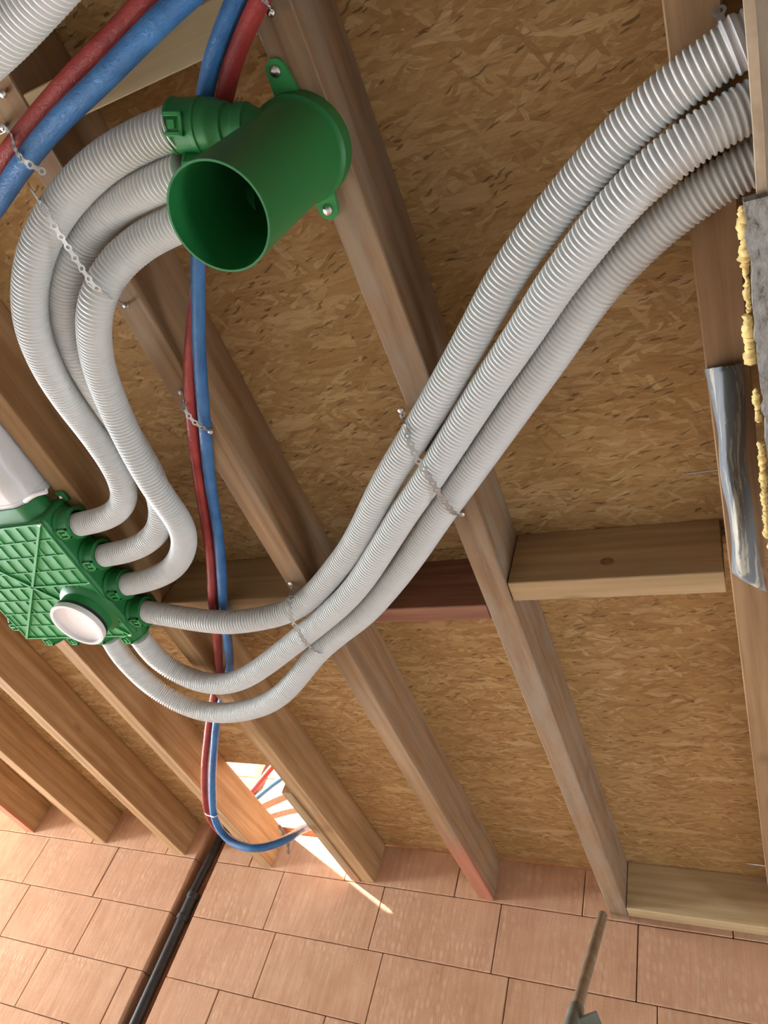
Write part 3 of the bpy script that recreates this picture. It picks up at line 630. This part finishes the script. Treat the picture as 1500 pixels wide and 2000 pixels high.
strap([(-1.003,-0.087,2.690),(-1.022,-0.080,2.720),(-1.033,-0.072,2.734)], 'end of a strap screwed to the joist at the left edge', (False, True))
strap([(0.036,0.168,2.734),(0.038,0.182,2.720),(0.039,0.213,2.720),(0.038,0.247,2.720),(0.038,0.271,2.720),(0.037,0.302,2.720),(0.037,0.341,2.720)], 'strap standing in for light spots in the gap behind the upper right ducts', (False, False))  # strap put in for the bright spots of light in this gap

# ---------------------------------------------------------------- black pipe in the chase
bp = thing('waste_pipe', (-2.452, 2.932, 0.0), 'thin black pipe standing in the chase cut in the brick wall', 'pipe')
b = MB(); b.tube([(-2.455, 2.932, 0.02), (-2.455, 2.932, 1.6), (-2.452, 2.932, 2.50)], 0.0245, 24); build('pipe_barrel', b, 'black_pipe', bp)
b = MB(); b.tube(spline([(-2.452, 2.932, 2.46), (-2.462, 2.934, 2.58), (-2.455, 2.936, 2.72), (-2.448, 2.938, 2.9)], 0.02), 0.0205, 24); build('upper_pipe', b, 'black_pipe', bp)
b = MB(); b.lathe([(0.0246, 0), (0.031, 0.002), (0.031, 0.022), (0.0275, 0.025), (0.0275, 0.095), (0.031, 0.098), (0.031, 0.122), (0.021, 0.126)], (-2.452, 2.932, 2.462), (0.02, 0.0, 1), 28); build('coupling', b, 'black_pipe', bp)

# ---------------------------------------------------------------- leaning steel pole with clamp
tp = Vector((-0.578, 2.86, 2.725)); bt = Vector((-0.56, 2.446, 2.256)); d = (bt - tp).normalized(); foot = tp + d * ((tp.z - 0.02) / -d.z)
sp_ = thing('support_pole', (foot.x, foot.y, 0.0), 'thin leaning steel pole propped under the joist end against brick wall', 'pole')
b = MB(); b.tube([tp - d * 0.0, foot], 0.0175, 20); build('pole_tube', b, 'pole_steel', sp_)
b = MB(); cc = tp + d * 0.585
b.tube([cc - d * 0.03, cc + d * 0.15], 0.0225, 20); build('clamp_sleeve', b, 'clamp_grey', sp_)
b = MB(); M = Matrix.Translation(cc + Vector((0.05, -0.012, -0.02))) @ Matrix.Rotation(math.radians(-28), 4, 'Y') @ Matrix.Rotation(math.radians(30), 4, 'X')
b.box(-0.030, 0.030, -0.007, 0.007, -0.045, 0.028, 0.004, M); build('clamp_lever', b, 'clamp_grey', sp_)

# ---------------------------------------------------------------- torn old ceiling panel at the right, foam and membrane
op = thing('old_ceiling_panel', (0.3, 0.4, 2.64), 'torn old ceiling panel with grey plaster and yellow foam at the right edge', 'panel')
def slab(outline, z0, z1, mt, name):
    n = len(outline); b = MB()
    b.add([(x, y, z0) for x, y in outline] + [(x, y, z1) for x, y in outline], [tuple(range(n))[::-1], tuple(range(n, 2 * n))] + [(i, (i + 1) % n, n + (i + 1) % n, n + i) for i in range(n)], False)
    return build(name, b, mt, op)
e1 = [(0.055, -0.6), (0.056, 0.0), (0.056, 0.15), (0.057, 0.21), (0.0575, 0.283), (0.057, 0.375)]
slab(e1 + [(0.55, 0.375), (0.55, -0.6)], 2.600, 2.612, 'edge_wood', 'cut_board')
slab([(x + 0.010, y) for x, y in e1] + [(0.55, 0.375), (0.55, -0.6)], 2.590, 2.5995, 'board_wood', 'lining_board')
rnd = random.Random(3); ed = []
y = 0.36
while y < 1.03:
    base = 0.043 if y < 0.60 else 0.046 + 0.012 * (y - 0.6)
    ed.append((base + rnd.uniform(-0.003, 0.003), y)); y += rnd.uniform(0.010, 0.022)
slab(ed + [(0.55, ed[-1][1]), (0.55, 0.36)], 2.585, 2.604, 'old_plaster', 'plaster_layer')
def foam(y0, y1, x, r, seed):
    rr = random.Random(seed); b = MB(); pts = []; rad = []; y = y0
    while y <= y1: pts.append((x + rr.uniform(-0.0015, 0.0015), y, 2.607 + rr.uniform(-0.002, 0.002))); rad.append(r * rr.uniform(0.72, 1.05) * (1 + 0.25 * math.sin(y * 160 + seed))); y += 0.0028
    rad[0] *= 0.4; rad[-1] *= 0.4
    b.tube(pts, rad, 12); build('foam_bead', b, 'foam', op)
foam(0.372, 0.445, 0.041, 0.0085, 1); foam(0.445, 0.520, 0.039, 0.0045, 5); foam(0.520, 0.600, 0.037, 0.0085, 2); foam(0.640, 0.700, 0.040, 0.0045, 3); foam(0.735, 0.935, 0.041, 0.0055, 4); foam(0.935, 0.99, 0.046, 0.006, 6)
# grey membrane hanging over the joist edge
def membrane():
    rows = [(-0.027,0.670,2.734),(-0.005,0.647,2.695),(0.014,0.654,2.705),(0.028,0.669,2.734),(-0.025,0.688,2.734),(-0.004,0.660,2.685),(0.017,0.672,2.700),(0.030,0.694,2.734),(-0.021,0.750,2.734),(-0.007,0.713,2.675),(0.013,0.727,2.690),(0.028,0.759,2.734),(-0.018,0.804,2.734),(-0.008,0.760,2.670),(0.011,0.777,2.690),(0.024,0.811,2.734),(-0.021,0.859,2.734),(-0.011,0.812,2.670),(0.006,0.830,2.690),(0.021,0.866,2.734),(-0.021,0.918,2.734),(-0.009,0.868,2.670),(0.008,0.887,2.690),(0.024,0.925,2.734),(-0.016,0.981,2.734),(-0.005,0.923,2.665),(0.011,0.942,2.685),(0.026,0.986,2.734),(-0.016,1.060,2.734),(-0.006,0.992,2.660),(0.011,1.012,2.680),(0.028,1.064,2.734),(-0.021,1.129,2.734),(-0.008,1.072,2.665),(0.012,1.105,2.685),(0.032,1.162,2.734),(-0.020,1.145,2.735),(-0.002,1.141,2.710),(0.016,1.170,2.720),(0.038,1.202,2.735)]
    nr = len(rows) // 4; grid = []
    cols = [[Vector(rows[i * 4 + j]) for i in range(nr)] for j in range(4)]
    def cr(p, n):
        q = [p[0] * 2 - p[1]] + p + [p[-1] * 2 - p[-2]]; out = []
        for i in range(len(p) - 1):
            a, b, c, d = q[i:i + 4]
            for k in range(n):
                t = k / n; out.append(0.5 * ((2 * b) + (c - a) * t + (2 * a - 5 * b + 4 * c - d) * t * t + (3 * b - a - 3 * c + d) * t ** 3))
        return out + [p[-1].copy()]
    cc = [cr(c, 5) for c in cols]; rr = random.Random(9)
    for i in range(len(cc[0])):
        grid.append(cr([cc[j][i] for j in range(4)], 5))
    nx = len(grid[0]); b = MB(); vs = []
    for r_ in grid: vs += [v + Vector((0, 0, rr.uniform(-0.0012, 0.0012))) for v in r_]
    off = [v + Vector((0.0, 0, 0.0018)) for v in vs]; N = len(vs); fs = []
    for i in range(len(grid) - 1):
        for k in range(nx - 1):
            a = i * nx + k; fs += [(a, a + 1, a + nx + 1, a + nx), (N + a, N + a + nx, N + a + nx + 1, N + a + 1)]
    b.add(vs + off, fs, True)
    return b
tag(build('membrane_flap', membrane(), 'membrane', auto=80), 'crumpled grey membrane flap with pale smears on the rightmost joist', 'membrane')

# ---------------------------------------------------------------- nails
def nail(a, c, label):
    b = MB(); a = Vector(a); c = Vector(c); dd = (c - a).normalized()
    b.tube([a, c - dd * 0.008, c], [0.0021, 0.0021, 0.0004], 10); tag(build('nail', b, 'nail_steel'), label, 'nail')
n1 = [(-0.033,0.925,2.800),(-0.091,0.947,2.820)]
nail((-0.0255, 0.93, n1[0][2]), n1[1], 'nail point sticking out of the joist left of the grey membrane')
n2 = [(-0.019,2.501,2.800),(-0.084,2.539,2.820)]
nail((-0.0255, n2[0][1], n2[0][2]), n2[1], 'nail point near the brick wall at the right edge')
